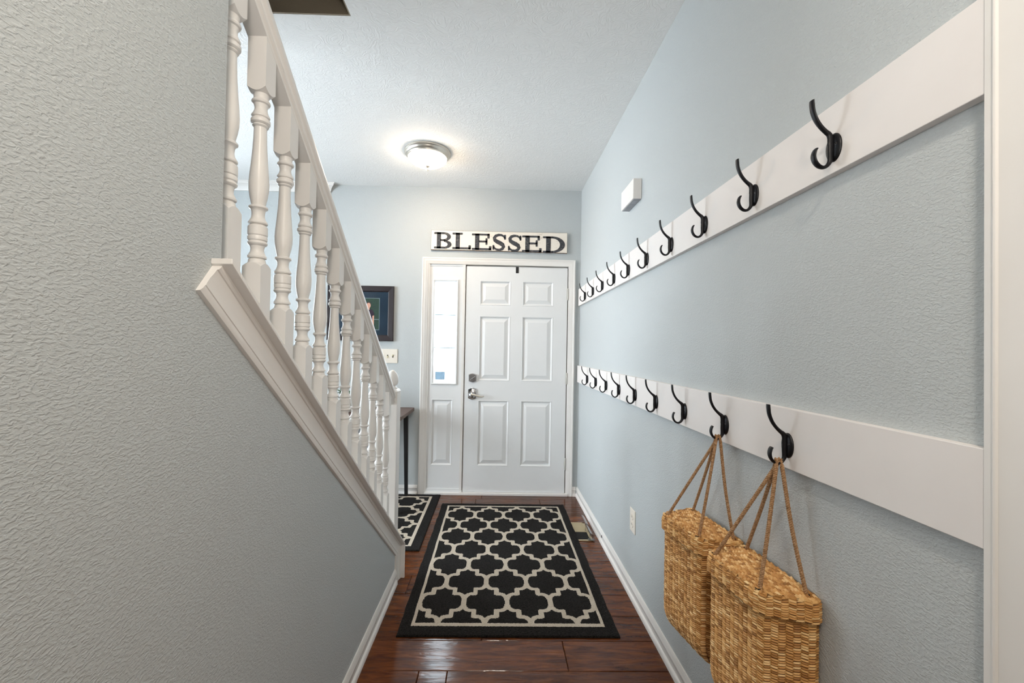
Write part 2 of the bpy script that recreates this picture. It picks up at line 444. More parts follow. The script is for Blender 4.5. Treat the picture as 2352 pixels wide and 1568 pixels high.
# frame / jambs and threshold
jb = MB()
jb.box(-0.625, -0.612, YF-0.004, YF+0.13, 0, 2.072).box(0.642, 0.655, YF-0.004, YF+0.13, 0, 2.072).box(-0.625, 0.655, YF-0.004, YF+0.13, 2.066, 2.08)
jb.box(dx(-0.309), dx(-0.288), YF-0.002, YF+0.13, 0.0, 2.066)
jb.box(0.630, 0.642, YF+0.046, YF+0.06, 0, 2.066).box(dx(-0.288), dx(-0.278), YF+0.046, YF+0.06, 0, 2.066).box(dx(-0.29), 0.642, YF+0.046, YF+0.06, 2.052, 2.066)
structure(jb.obj('trim_2', 'trim'), 'white frame and centre mullion of the entrance')
th = MB().box(-0.62, 0.66, YF-0.022, YF+0.13, 0, 0.022)
structure(th.obj('trim_4', 'trim', bevel=0.003), 'white threshold under the entrance door')

def panel_mesh(x0, x1, z0, z1, y):
    # sticking that slopes in, flat, then the raised field
    b = MB()
    def ring(i, dy): return [(x0+i, y+dy, z0+i), (x1-i, y+dy, z0+i), (x1-i, y+dy, z1-i), (x0+i, y+dy, z1-i)]
    b.loft([ring(-0.001, 0.001), ring(0.003, 0.0), ring(0.006, -0.0015), ring(0.011, 0.001), ring(0.018, 0.012), ring(0.024, 0.012), ring(0.054, 0.002), ring(0.056, 0.0015)], cap0=False)
    return b
# door leaf: stiles and rails
d0, d1, b0, t1 = dx(-0.278), dx(0.628), dz(0.036), dz(2.046)
cols = [(dx(-0.160), dx(0.122)), (dx(0.222), dx(0.506))]
rws = [(dz(0.264), dz(0.853)), (dz(1.022), dz(1.605)), (dz(1.696), dz(1.922))]
lf = MB()
ye = DYF+0.044
lf.box(d0, cols[0][0], DYF, ye, b0, t1).box(cols[0][1], cols[1][0], DYF, ye, b0, t1).box(cols[1][1], d1, DYF, ye, b0, t1)
zs = [b0]+[z for r in rws for z in r]+[t1]
for c in cols:
    for k in range(0, len(zs), 2): lf.box(c[0], c[1], DYF, ye, zs[k], zs[k+1])
    lf.box(c[0], c[1], DYF+0.016, ye, b0, t1)
door = structure(lf.obj('door_1', 'door'), 'white six-panel entrance door with satin lever')
for c in cols:
    for r in rws: panel_mesh(c[0], c[1], r[0], r[1], DYF).obj('panel', 'door', door)
# hinges
for zc in (1.809, 1.054, 0.294):
    z = dz(zc); h = MB()
    h.box(dx(0.6225), dx(0.628)+0.0005, DYF-0.003, DYF+0.001, z-0.05, z+0.05).box(d1+0.004, 0.651, DYF-0.0075, DYF-0.004, z-0.05, z+0.05)
    hg = h.obj('hinge', 'hinge', door)
    MB().lathe([(0.0045, -0.052), (0.0055, -0.05), (0.0055, 0.05), (0.0045, 0.054)], (d1+0.003, DYF-0.008, z), 10).obj('hinge_pin', 'hinge', hg, smooth=40)
# sweep / bottom strip
box('door_sweep', 'trim', d0, d1, DYF+0.001, DYF+0.03, 0.0225, b0-0.004, door)

def scallop_plate(w, h, cx, cz, y, t, ears=0.012):
    pts = []
    n = 12
    for k in range(n+1):
        a = -1+2*k/n; pts.append((cx+a*w/2, cz+h/2-ears*abs(a)**1.6))
    for k in range(n+1):
        a = 1-2*k/n; pts.append((cx+a*w/2, cz-h/2+ears*abs(a)**1.6))
    b = MB(); cxz = (cx, cz)
    sc = lambda s: [(cx+(p[0]-cx)*s, cz+(p[1]-cz)*s) for p in pts]
    b.loft([[(x, y, z) for x, z in sc(1)], [(x, y-t*0.6, z) for x, z in sc(1)], [(x, y-t, z) for x, z in sc(0.88)]])
    return b
cxx = dx(-0.2085)
db = scallop_plate(0.070, 0.083, cxx, dz(1.048), DYF, 0.014).obj('deadbolt', 'chrome', door, smooth=40)
tt = MB(); c = Vector((cxx+0.003, DYF-0.014, dz(1.046)))
tt.tube([c, c+Vector((0, -0.014, 0))], 0.008, 12)
dd = Vector((0.020, 0, 0.014))
tt.tube([c+Vector((0, -0.014, 0))-dd, c+Vector((0, -0.017, 0)), c+Vector((0, -0.014, 0))+dd], [0.004, 0.0055, 0.005], 8)
tt.obj('thumb_turn', 'chrome', db, smooth=50)
hp = scallop_plate(0.076, 0.106, cxx, dz(0.908), DYF, 0.012, 0.014).obj('door_handle', 'chrome', door, smooth=40)
lv = MB(); c = Vector((cxx-0.002, DYF-0.012, dz(0.893)))
lv.lathe([(0.0, 0.0), (0.028, 0), (0.0295, 0.004), (0.027, 0.010), (0.014, 0.016), (0.012, 0.034), (0, 0.036)], n=24)
for i, v in enumerate(lv.v): lv.v[i] = (c.x+v[0], c.y-v[2], c.z+v[1])
lv.obj('handle_rose', 'chrome', hp, smooth=50)
lp = MB(); p0 = c+Vector((0.0, -0.034, 0.010))
lp.tube([p0+Vector((-0.008, 0, 0.004)), p0, p0+Vector((0.03, -0.004, -0.004)), p0+Vector((0.06, -0.006, -0.012)), p0+Vector((0.09, -0.004, -0.017)), p0+Vector((0.108, 0, -0.014))],
        [(0.006, 0.006), (0.010, 0.008), (0.0085, 0.006), (0.007, 0.005), (0.006, 0.005), (0.004, 0.004)], 10)
lp.obj('lever', 'nickel', hp, smooth=60)

# over-door hanger
wh = MB()
hx = dx(0.174)
wh.box(hx-0.0125, hx+0.0125, DYF-0.0035, DYF-0.001, dz(1.992), t1+0.001).box(hx-0.0125, hx+0.0125, DYF-0.0035, DYF+0.02, t1+0.0008, t1+0.0025)
tag(wh.obj('door_hanger', 'tableblack', bevel=0.0006), 'small black metal hanger hooked over the top of the entrance door', 'hanger')

# sidelight
s0, s1 = -0.612, dx(-0.309)
g0, g1, gb, gt = dx(-0.556), dx(-0.370), dz(1.006), dz(1.902)
p0x, p1x, pb, pt = dx(-0.574), dx(-0.378), dz(0.262), dz(0.855)
sl = MB()
for (xa, xb, za, zb) in ((s0, p0x, 0.022, gb-0.02), (p1x, s1, 0.022, gb-0.02), (p0x, p1x, 0.022, pb), (p0x, p1x, pt, gb-0.02),
                         (s0, g0-0.012, gb-0.02, 2.066), (g1+0.012, s1, gb-0.02, 2.066), (g0-0.012, g1+0.012, gb-0.02, gb-0.01), (g0-0.012, g1+0.012, gt+0.012, 2.066)):
    sl.box(xa, xb, DYF+0.006, DYF+0.05, za, zb)
sl.box(p0x, p1x, DYF+0.022, DYF+0.05, pb, pt)
sl.box(s0, s1, DYF, DYF+0.02, 0.022, 0.052).box(s0, s1, DYF+0.001, DYF+0.02, 2.05, 2.066)
side = structure(sl.obj('window_1', 'door'), 'narrow sidelight window left of the entrance door')
panel_mesh(p0x, p1x, pb, pt, DYF+0.006).obj('panel', 'door', side)
fr = MB()
def fring(i, y): return [(g0-0.022+i, y, gb-0.022+i), (g1+0.022-i, y, gb-0.022+i), (g1+0.022-i, y, gt+0.022-i), (g0-0.022+i, y, gt+0.022-i)]
fr.loft([fring(0, DYF+0.008), fring(0.001, DYF-0.002), fring(0.006, DYF-0.005), fring(0.013, DYF-0.003), fring(0.020, DYF+0.006), fring(0.023, DYF+0.018), fring(0.023, DYF+0.05)], False, False)
fr.obj('window_frame', 'door', side)
mz = [gb, dz(1.312), dz(1.607), gt]
for k in range(3):
    box('pane', 'glass', g0-0.001, g1+0.001, DYF+0.022, DYF+0.026, mz[k]+0.002, mz[k+1]-0.002, side)
for k in (1, 2):
    box('grille_bar', 'grille', g0-0.001, g1+0.001, DYF+0.019, DYF+0.029, mz[k]-0.004, mz[k]+0.004, side)
st = box('sticker', 'sticker', g0+0.010, g0+0.098, DYF+0.0195, DYF+0.0215, gb+0.020, gb+0.092)
tag(st, 'pale blue square sticker low on the sidelight glass', 'sticker')
structure(box('floor_porch', 'concrete', -2.5, 2.5, YF+0.16, YF+2.4, -0.2, -0.08), 'pale concrete porch outside the door')

# living room window (left, supplies the daylight)
w2 = MB()
for (ya, yb, za, zb) in ((0.9, 0.96, 0.7, 2.4), (2.54, 2.6, 0.7, 2.4), (0.96, 2.54, 0.7, 0.76), (0.96, 2.54, 2.34, 2.4), (0.96, 2.54, 1.53, 1.57)):
    w2.box(-4.06, -3.99, ya, yb, za, zb)
win2 = structure(w2.obj('window_2', 'trim'), 'living room window')
box('pane', 'glass', -4.04, -4.035, 0.96, 2.54, 0.76, 1.53, win2)
box('pane', 'glass', -4.04, -4.035, 0.96, 2.54, 1.57, 2.34, win2)

w3 = MB()
for (xa, xb, za, zb) in ((-3.65, -3.59, 0.75, 2.35), (-2.91, -2.85, 0.75, 2.35), (-3.59, -2.91, 0.75, 0.81), (-3.59, -2.91, 2.29, 2.35), (-3.59, -2.91, 1.53, 1.57)):
    w3.box(xa, xb, YF+0.02, YF+0.09, za, zb)
win3 = structure(w3.obj('window_3', 'trim'), 'front window of the living room')
box('pane', 'glass', -3.59, -2.91, YF+0.05, YF+0.055, 0.81, 1.53, win3)
box('pane', 'glass', -3.59, -2.91, YF+0.05, YF+0.055, 1.57, 2.29, win3)

# casing of the doorway at the right edge, and its door
cs = MB()
prof = [(0.605, 0), (0.605, 0.021), (0.5945, 0.0215), (0.5935, 0.0232), (0.5915, 0.0238), (0.5895, 0.0230), (0.588, 0.0200), (0.560, 0.0165), (0.535, 0.015), (0.520, 0.013), (0.514, 0.010), (0.514, 0)]
cs.loft([[(XR-t, yy, z) for yy, t in prof] for z in (0.0, 2.2)])
structure(cs.obj('trim_5', 'trim', smooth=35), 'white doorway casing at the right edge of the picture')
cs2 = MB().box(XR-0.019, XR, -0.50, -0.41, 0, 2.2).box(XR-0.019, XR, -0.41, 0.514, 2.11, 2.2)
structure(cs2.obj('trim_6', 'trim', bevel=0.004), 'far side and head of the doorway casing')
jb2 = MB().box(XR-0.001, XR+0.125, 0.505, 0.52, 0, 2.115).box(XR-0.001, XR+0.125, -0.415, -0.40, 0, 2.115).box(XR-0.001, XR+0.125, -0.40, 0.505, 2.10, 2.115)
structure(jb2.obj('trim_10', 'trim'), 'jambs of the doorway beside the photographer')

# ------------------------------------------------------------------ stair wall cap and moulding
cap = MB()
XO = -0.50
def cpy(y, d=0.0): return (y, CAP(y)+d)
t = 0.0105
cap.prism_yz([(0.815, CAP(0.815)-t), (Y_END+0.0, CAP(Y_END)-t), (Y_END+0.0, 0.0), (Y_END+t, 0.0), (Y_END+t, CAP(Y_END+t)), (0.815, CAP(0.815))], -0.672, XO)
cap.prism_yz([(0.786, CAP(0.786)-t), (0.815, CAP(0.815)-t), (0.815, CAP(0.815)), (0.786, CAP(0.786))], XL, XO)
structure(cap.obj('trim_7', 'trim', bevel=0.0012), 'thin white cap on the sloped stair wall, turning down at its end')
mo = MB()
# (distance from cap underside, thickness)
MP = [(0.0, 0.0), (0.0, 0.019), (0.006, 0.019), (0.0105, 0.0165), (0.0115, 0.0140), (0.020, 0.0138), (0.034, 0.0115), (0.046, 0.0118), (0.0530, 0.0128), (0.0540, 0.0112), (0.0600, 0.0110), (0.0660, 0.0080), (0.0670, 0.0)]
ca, sa = math.cos(math.atan(0.797)), math.sin(math.atan(0.797))
r0 = [(XL+th_, 0.790-d*sa, CAP(0.790)-t-d*ca) for d, th_ in MP]
ym = Y_END
def mit(d):
    yv = ym-d
    z = CAP(yv)-t-d/ca
    return yv, z
r1 = [(XL+th_, mit(d)[0], mit(d)[1]) for d, th_ in MP]
r2 = [(XL+th_, ym-d, 0.0) for d, th_ in MP]
mo.loft([r0, r1, r2])
structure(mo.obj('trim_8', 'trim', smooth=28), 'moulding under the stair wall cap, mitred down to the floor')

# ------------------------------------------------------------------ stairs
sr = MB()
n = 15
for k in range(n):
    yy = 2.30-0.242*k; z1 = 0.1945*(k+1)
    sr.box(-1.62, -0.672, yy-0.242-0.5 if k < n-1 else -3.2, yy, max(0, z1-0.8), z1)
    sr.box(-1.62, -0.672, yy-0.01, yy+0.022, z1-0.03, z1-0.0005)
structure(sr.obj('floor_stairs', 'carpet'), 'carpeted stairs behind the balustrade')

# ------------------------------------------------------------------ balustrade
railing = thing('stair_railing', 'white painted stair balustrade with turned balusters on the sloped wall to the left', 'railing', (-0.582, 2.33, 0.0))
XB = -0.582
RP = [(-.0225, 0), (.0225, 0), (.0235, .006), (.0285, .009), (.0265, .014), (.0255, .022), (.0275, .026), (.0335, .030), (.0345, .038), (.0325, .047), (.024, .054), (.010, .0575), (-.010, .0575), (-.024, .054), (-.0325, .047), (-.0345, .038), (-.0335, .030), (-.0275, .026), (-.0255, .022), (-.0265, .014), (-.0285, .009), (-.0235, .006)]
hr = MB()
hr.loft([[(XB+a, yy, RAILZ(yy)+b*1.283) for a, b in RP] for yy in (0.8155, 2.292)])
hr.obj('handrail', 'rail', railing, smooth=28)
# turned profile: (fraction from top, radius)
TP = [(.000, .0175), (.012, .0165), (.030, .0162), (.038, .0195), (.046, .0208), (.054, .0195), (.060, .0160), (.080, .0138), (.098, .0145), (.116, .0175), (.128, .0203), (.136, .0195), (.140, .0165),
      (.146, .0190), (.154, .0213), (.170, .0213), (.178, .0190), (.181, .0165), (.188, .0178), (.193, .0165), (.198, .0140), (.26, .0146), (.33, .0158), (.42, .0186), (.48, .0208), (.53, .0220), (.57, .0216), (.61, .0193), (.64, .0165), (.660, .0150),
      (.664, .0190), (.670, .0210), (.677, .0206), (.684, .0170), (.696, .0148), (.718, .0140), (.738, .0155), (.754, .0192), (.763, .0212), (.770, .0205), (.774, .0160), (.780, .0190), (.788, .0213), (.836, .0216), (.842, .0198), (.848, .0212), (.866, .0212), (.872, .0190),
      (.878, .0208), (.885, .0216), (.892, .0204), (.899, .0165), (.916, .0145), (.934, .0150), (.950, .0180), (.962, .0210), (.971, .0205), (.976, .0160), (.982, .0185), (1.0, .0195)]
def baluster_mesh():
    H = 0.022; N = 32; L = 0.4085
    def sq(th):
        c, s_ = abs(math.cos(th)), abs(math.sin(th)); return H/max(c, s_)
    ths = [2*PI*(i+0.5)/N + 0 for i in range(N)]
    ths = [PI/4*round(4*a/PI) if abs((a/(PI/4))-round(a/(PI/4))) < 0.0 else a for a in ths]
    # put a vertex exactly on each corner
    ths = [2*PI*i/N for i in range(N)]
    ub, lb = 0.0, -L
    top = 0.1385; bot = 0.200
    def sqring(zf): return [(sq(a)*math.cos(a), sq(a)*math.sin(a), zf(sq(a)*math.cos(a), sq(a)*math.sin(a), sq(a))) for a in ths]
    rings = []
    rings.append(sqring(lambda x, y, r: top-0.803*y+0.004))
    rings.append(sqring(lambda x, y, r: ub+1.1*(r-H)+0.001))
    for f, r in TP: rings.append([(r*math.cos(a), r*math.sin(a), ub-f*L) for a in ths])
    rings.append(sqring(lambda x, y, r: lb-1.1*(r-H)-0.001))
    rings.append(sqring(lambda x, y, r: lb-bot-0.797*y-0.002))
    b = MB(); b.loft(rings[::-1]); return b
first = None
for k in range(12):
    yc = 0.886+0.121*k
    zub = 1.9145-0.0972*(k-1)+0.0
    if first is None:
        first = baluster_mesh().obj('baluster', 'rail', railing, smooth=32)
        o = first
    else:
        o = copy_part(first, railing)
    o.location = Vector((XB, yc, zub))-railing.location
# newel
nw = MB()
NX, NY, NH = -0.580, 2.332, 0.040
def sqr(h, z): return [(NX-h, NY-h, z), (NX+h, NY-h, z), (NX+h, NY+h, z), (NX-h, NY+h, z)]
nw.loft([sqr(NH, CAP(NY)-0.03), sqr(NH, 1.064), sqr(NH-0.004, 1.072), sqr(0.030, 1.077)])
newel = nw.obj('newel_post', 'rail', railing, bevel=0.0025)
nb = MB().lathe([(0.029, 1.075), (0.030, 1.080), (0.027, 1.085), (0.020, 1.088), (0.0185, 1.092), (0.020, 1.096), (0.027, 1.099), (0.0310, 1.106), (0.0335, 1.118), (0.0330, 1.132), (0.030, 1.148), (0.024, 1.162), (0.015, 1.174), (0.006, 1.181), (0.0, 1.182)], (NX, NY, 0), 28)
nb.obj('newel_finial', 'rail', newel, smooth=60)

# ------------------------------------------------------------------ hook boards
BX = XR-0.0195
def hook_proto(parent, loc):
    # local frame: outward = -X, along wall = Y, up = Z, origin at the plate centre on the board
    b = MB()
    # oval plate, gently domed
    nseg = 28
    def oval(a, bb_, x): return [(x, a*math.cos(2*PI*i/nseg), bb_*math.sin(2*PI*i/nseg)) for i in range(nseg)]
    pl = MB(); pl.loft([oval(0.0205, 0.0310, 0.0), oval(0.0205, 0.0310, -0.002), oval(0.019, 0.029, -0.0042), oval(0.013, 0.024, -0.0062), oval(0.004, 0.012, -0.0068)])
    # central rib merging into both prongs
    up = [(-0.006, 0, 0.006), (-0.0085, 0, 0.020), (-0.0125, 0, 0.0285), (-0.020, 0, 0.0345), (-0.031, 0, 0.045), (-0.041, 0, 0.059), (-0.048, 0, 0.076), (-0.0505, 0, 0.092), (-0.0510, 0, 0.1015)]
    rb = [(c, a) for a, c in [(0.010, 0.0045), (0.0072, 0.0046), (0.0060, 0.0046), (0.0048, 0.0050), (0.0040, 0.0056), (0.0036, 0.0064), (0.0034, 0.0070), (0.0032, 0.0074), (0.0028, 0.0072)]]
    def spl(P, W, m=4):
        P = [Vector(p) for p in P]; o1 = []; o2 = []
        for i in range(len(P)-1):
            p0, p1, p2, p3 = P[max(i-1, 0)], P[i], P[i+1], P[min(i+2, len(P)-1)]
            for k in range(m):
                t_ = k/m
                o1.append(0.5*((2*p1)+(-p0+p2)*t_+(2*p0-5*p1+4*p2-p3)*t_**2+(-p0+3*p1-3*p2+p3)*t_**3))
                o2.append((W[i][0]*(1-t_)+W[i+1][0]*t_, W[i][1]*(1-t_)+W[i+1][1]*t_))
        o1.append(P[-1]); o2.append(W[-1]); return o1, o2
    b.tube(*spl(up, rb), 12, up=(0, 1, 0))
    lo = [(-0.006, 0, 0.010), (-0.0080, 0, -0.010), (-0.0085, 0, -0.024), (-0.011, 0, -0.033), (-0.017, 0, -0.041), (-0.026, 0, -0.0445), (-0.036, 0, -0.041), (-0.0435, 0, -0.032), (-0.0465, 0, -0.0210), (-0.0445, 0, -0.0100), (-0.041, 0, -0.0045)]
    rl = [(c, a) for a, c in [(0.009, 0.0045), (0.0075, 0.0046), (0.0065, 0.0044), (0.0048, 0.0044), (0.0040, 0.0050), (0.0036, 0.0056), (0.0034, 0.0064), (0.0034, 0.0070), (0.0034, 0.0074), (0.0031, 0.0075), (0.0026, 0.0070)]]
    b.tube(*spl(lo, rl), 12, up=(0, 1, 0))
    hk = b.obj('coat_hook', 'black', parent, smooth=50)
    hk.location = Vector(loc)-tot(parent)
    pp = pl.obj('base_plate', 'black', None, smooth=50); pp.parent = hk; pp.location = (0, 0, 0)
    sc = MB()
    for sy, sz in ((0.0105, -0.004), (-0.0105, 0.004)):
        s_ = MB(); s_.lathe([(0.0032, 0.0), (0.0032, 0.0012), (0.0018, 0.0018), (0.0014, 0.0010), (0, 0.0010)], n=12)
        s_.v = [(-0.0050-v[2], sy+v[0], sz+v[1]) for v in s_.v]
        so = s_.obj('screw', 'screw', None, smooth=40); so.parent = hk; so.location = (0, 0, 0)
    return hk
def copy_hook(hk, parent, loc):
    c = hk.copy(); COL.objects.link(c); c.parent = parent; c.location = Vector(loc)-tot(parent)
    for ch in hk.children:
        d = ch.copy(); COL.objects.link(d); d.parent = c
    return c
def hook_rail(label, z0, z1, ys, zc, proto):
    root = thing('hook_rail', label, 'coat rack', (XR, 2.1, (z0+z1)/2))
    b = MB().box(BX, XR, 0.6055, 3.712, z0, z1)
    b.obj('board', 'board', root, bevel=0.0012)
    for y_ in ys:
        if proto is None: proto = hook_proto(root, (BX, y_, zc))
        else: copy_hook(proto, root, (BX, y_, zc))
    return root, proto
upper, HK = hook_rail('upper white board with ten black coat hooks high on the right wall', 1.709, 1.861, [0.884+0.2803*k for k in range(10)], 1.763, None)
lower, _ = hook_rail('lower white board with nine black coat hooks, two of them holding baskets', 1.025, 1.174, [1.020+0.2822*k for k in range(9)], 1.083, HK)

# ------------------------------------------------------------------ hanging baskets
def rounded_poly(pts, r, seg=4):
    out = []; n = len(pts)
    for i in range(n):
        p = Vector(pts[i]).to_2d() if len(pts[i]) == 2 else Vector(pts[i]); a = Vector(pts[i-1]); c = Vector(pts[(i+1) % n])
        p = Vector(pts[i]); u = (a-p).normalized(); w = (c-p).normalized()
        ang = math.acos(max(-1, min(1, u.dot(w)))); d = r/math.tan(ang/2); d = min(d, (a-p).length*0.45, (c-p).length*0.45)
        p0 = p+u*d; p1 = p+w*d
        for k in range(seg+1):
            s_ = k/seg; out.append(p0*(1-s_)**2+p*2*s_*(1-s_)+p1*s_**2)
    return out
def resample(poly, n):
    P = [Vector(p) for p in poly]; L = [0]
    for i in range(len(P)): L.append(L[-1]+(P[(i+1) % len(P)]-P[i]).length)
    out = []
    for k in range(n):
        s_ = L[-1]*k/n; i = 0
        while L[i+1] < s_: i += 1
        f = (s_-L[i])/max(1e-9, L[i+1]-L[i]); out.append(P[i].lerp(P[(i+1) % len(P)], f))
    return out
# plan outline: local x = depth from wall (negative = into hall), local y along wall
BASE = [(-0.002, -0.151), (-0.130, -0.100), (-0.146, 0.098), (-0.002, 0.140)]
def outline(inset, r, n, sx=1.0, sy=1.0):
    cx_, cy_ = -0.062, 0.0
    pts = []
    for x_, y_ in BASE:
        ix = min(x_+inset, -0.002) if x_ < -0.05 else x_
        iy = y_*(1-inset/0.14)
        pts.append((ix if x_ < -0.05 else x_, iy))
    pts = [(-0.002+(p[0]+0.002)*sx, p[1]*sy) for p in pts]
    return resample(rounded_poly(pts, r), n)
def weave_side(b, sec, cell_h, relief=0.0022, stagger=True):
    # sec(z) -> list of n outline points ; builds one pillow per column and row
    zs_ = []
    z = sec['z1']
    while z-cell_h > sec['z0']: zs_.append((z-cell_h, z)); z -= cell_h
    n = sec['n']
    rnd = random.Random(sec['seed'])
    for ri, (za, zb) in enumerate(zs_):
        A = sec['f'](za); B = sec['f'](zb)
        for i in range(n):
            if (ri+i) % 2 == 0 and stagger: sh_ = cell_h*0.5
            else: sh_ = 0.0
            j = (i+1) % n
            a0, a1, b0_, b1_ = A[i], A[j], B[i], B[j]
            tan = (a1-a0); L = tan.length
            if L < 1e-6: continue
            nrm = Vector((tan.y, -tan.x))/L
            mid2 = (a0+a1)/2
            if (mid2-Vector((-0.06, 0))).dot(nrm) < 0: nrm = -nrm
            rl_ = relief*rnd.uniform(0.7, 1.25)
            ext = 0.10*L*rnd.uniform(0.3, 1.2); tdir = tan/L
            zz0, zz1 = za+sh_*0.0, zb
            jt = rnd.uniform(-0.0006, 0.0006); sl_ = cell_h*0.22*(1 if i % 2 else -1)
            base = len(b.v)
            q0 = a0-tdir*ext; q1 = a1+tdir*ext; r0_ = b0_-tdir*ext; r1_ = b1_+tdir*ext
            zof = (0.5*cell_h if (i % 2) else 0)
            def V(p, off, z): b.v.append((p.x+nrm.x*off, p.y+nrm.y*off, z))
            V(q0, -0.0012, zz0+zof-sl_+jt); V(q1, -0.0012, zz0+zof+sl_+jt); V(r1_, -0.0012, zz1+zof+sl_+jt); V(r0_, -0.0012, zz1+zof-sl_+jt)
            m0 = (q0+r0_)/2; m1 = (q1+r1_)/2
            V(m0.lerp(m1, 0.28), rl_, (zz0+zz1)/2+zof+jt-sl_*0.4); V(m0.lerp(m1, 0.72), rl_, (zz0+zz1)/2+zof+jt+sl_*0.4)
            for f in ((0, 1, 5, 4), (1, 2, 5), (2, 3, 4, 5), (3, 0, 4)): b.face([base+k for k in f])
TOPZ = 0.755
def body_sec(z):
    # z relative to basket top; taper to a rounded bottom
    return z
def make_basket(label, name='hanging_basket'):
    root = thing(name, label, 'basket', (0, 0, 0), 'woven wall baskets')
    NC = 46
    def bscale(z):
        # the front curves back towards the wall near the bottom
        t_ = min(1.0, max(0.0, (-z-0.285)/0.122))
        return 0.15+0.85*(1.0-t_**3.2)**0.75, 1.0-0.16*t_**2.0
    def bf(z):
        sx, sy = bscale(z); return outline(0.009, 0.02, NC, sx, sy)
    zb0 = -0.405
    b = MB()
    zz = [-0.012, -0.1, -0.2, -0.275]+[-0.275-0.130*k/8 for k in range(1, 9)]
    b.loft([[(p.x*0.995, p.y*0.995, z) for p in bf(z)] for z in zz])
    body = b.obj('body', 'straw_core', root, smooth=50)
    w = MB(); weave_side(w, {'z0': zb0+0.002, 'z1': -0.016, 'n': NC, 'f': bf, 'seed': 3}, 0.0060, 0.0022)
    wo = w.obj('weave', 'straw', body, recalc=False); wo['kind'] = 'stuff'
    # lid
    NL = 48
    def lf_(z):
        k = 0.0 if z < -0.010 else (z+0.010)/0.010
        ins = 0.005*k*k
        return outline(ins, 0.022, NL)
    l = MB()
    ztop = 0.0
    l.loft([[(p.x, p.y, z) for p in outline(0.001+(0.004 if z == 0.0 else 0.0), 0.022, NL)] for z in (-0.046, -0.006, 0.0)])
    lid = l.obj('lid', 'straw_core', root, smooth=40)
    w = MB(); weave_side(w, {'z0': -0.050, 'z1': 0.0015, 'n': NL, 'f': lf_, 'seed': 5}, 0.0054, 0.0024)
    # top cells
    rnd = random.Random(9)
    out = [Vector(p) for p in outline(0.004, 0.02, 60)]
    def inside(x_, y_):
        c_ = False; n_ = len(out)
        for i in range(n_):
            a, d = out[i], out[(i+1) % n_]
            if (a.y > y_) != (d.y > y_) and x_ < (d.x-a.x)*(y_-a.y)/(d.y-a.y)+a.x: c_ = not c_
        return c_
    cw, chh = 0.0115, 0.0085
    ny = int(0.30/cw); nx = int(0.14/chh)
    for iy in range(-ny//2-1, ny//2+2):
        for ix in range(nx+1):
            px_ = -0.006-ix*chh - (chh/2 if iy % 2 else 0); py_ = iy*cw
            if not inside(px_, py_): continue
            dome = 0.004*(1-(py_/0.15)**2)
            base = len(w.v); hx_, hy_ = chh*0.53, cw*0.53; hgt = 0.0036*rnd.uniform(0.7, 1.3)
            tw = rnd.uniform(-0.15, 0.15)
            for (u, v_, h_) in ((-1, -1, -0.0008), (1, -1, -0.0008), (1, 1, -0.0008), (-1, 1, -0.0008), (0, -0.45, hgt), (0, 0.45, hgt)):
                w.v.append((px_+u*hx_-v_*hy_*0.25*(1 if iy % 2 else -1), py_+v_*hy_+u*hx_*tw, dome+h_+0.0008))
            for f in ((0, 1, 4), (1, 2, 5, 4), (2, 3, 5), (3, 0, 4, 5)): w.face([base+k for k in f])
    wo = w.obj('weave', 'straw', lid, recalc=False); wo['kind'] = 'stuff'
    # domed core under the top cells
    for (hx_, hy_, s_) in ((-0.130, 0.083, 0.8), (-0.117, -0.083, 1.0), (-0.020, -0.110, 0.6), (-0.018, 0.112, 0.6)):
        h = MB(); pts = [(hx_+0.0075*s_*math.cos(a)*(1+0.2*math.sin(3*a)), hy_+0.010*s_*math.sin(a), 0.0030) for a in [2*PI*i/14 for i in range(14)]]
        h.loft([pts, [(p[0], p[1], 0.0046) for p in pts]])
        h.obj('rope_hole', 'hole', lid)
    return root
def twisted_rope(path, r=0.0049, pitch=0.016):
    # resample path
    P = [Vector(p) for p in path]; pts = []
    def cr_(p0, p1, p2, p3, t_):
        return 0.5*((2*p1)+(-p0+p2)*t_+(2*p0-5*p1+4*p2-p3)*t_**2+(-p0+3*p1-3*p2+p3)*t_**3)
    for i in range(len(P)-1):
        a = P[max(i-1, 0)]; b_ = P[i]; c_ = P[i+1]; d_ = P[min(i+2, len(P)-1)]
        n_ = max(2, int((c_-b_).length/0.0028))
        for k in range(n_): pts.append(cr_(a, b_, c_, d_, k/n_))
    pts.append(P[-1])
    out = MB(); S = [0]
    for i in range(1, len(pts)): S.append(S[-1]+(pts[i]-pts[i-1]).length)
    for s_ in range(3):
        st_ = []
        for i, p in enumerate(pts):
            t_ = (pts[min(i+1, len(pts)-1)]-pts[max(i-1, 0)]).normalized()
            a = Vector((1, 0, 0))-t_*t_.x; a.normalize(); b_ = t_.cross(a)
            th_ = 2*PI*(S[i]/pitch+s_/3)
            st_.append(p+(a*math.cos(th_)+b_*math.sin(th_))*r*0.58)
        out.tube(st_, r*0.50, 6, up=(1, 0, 0))
    return out

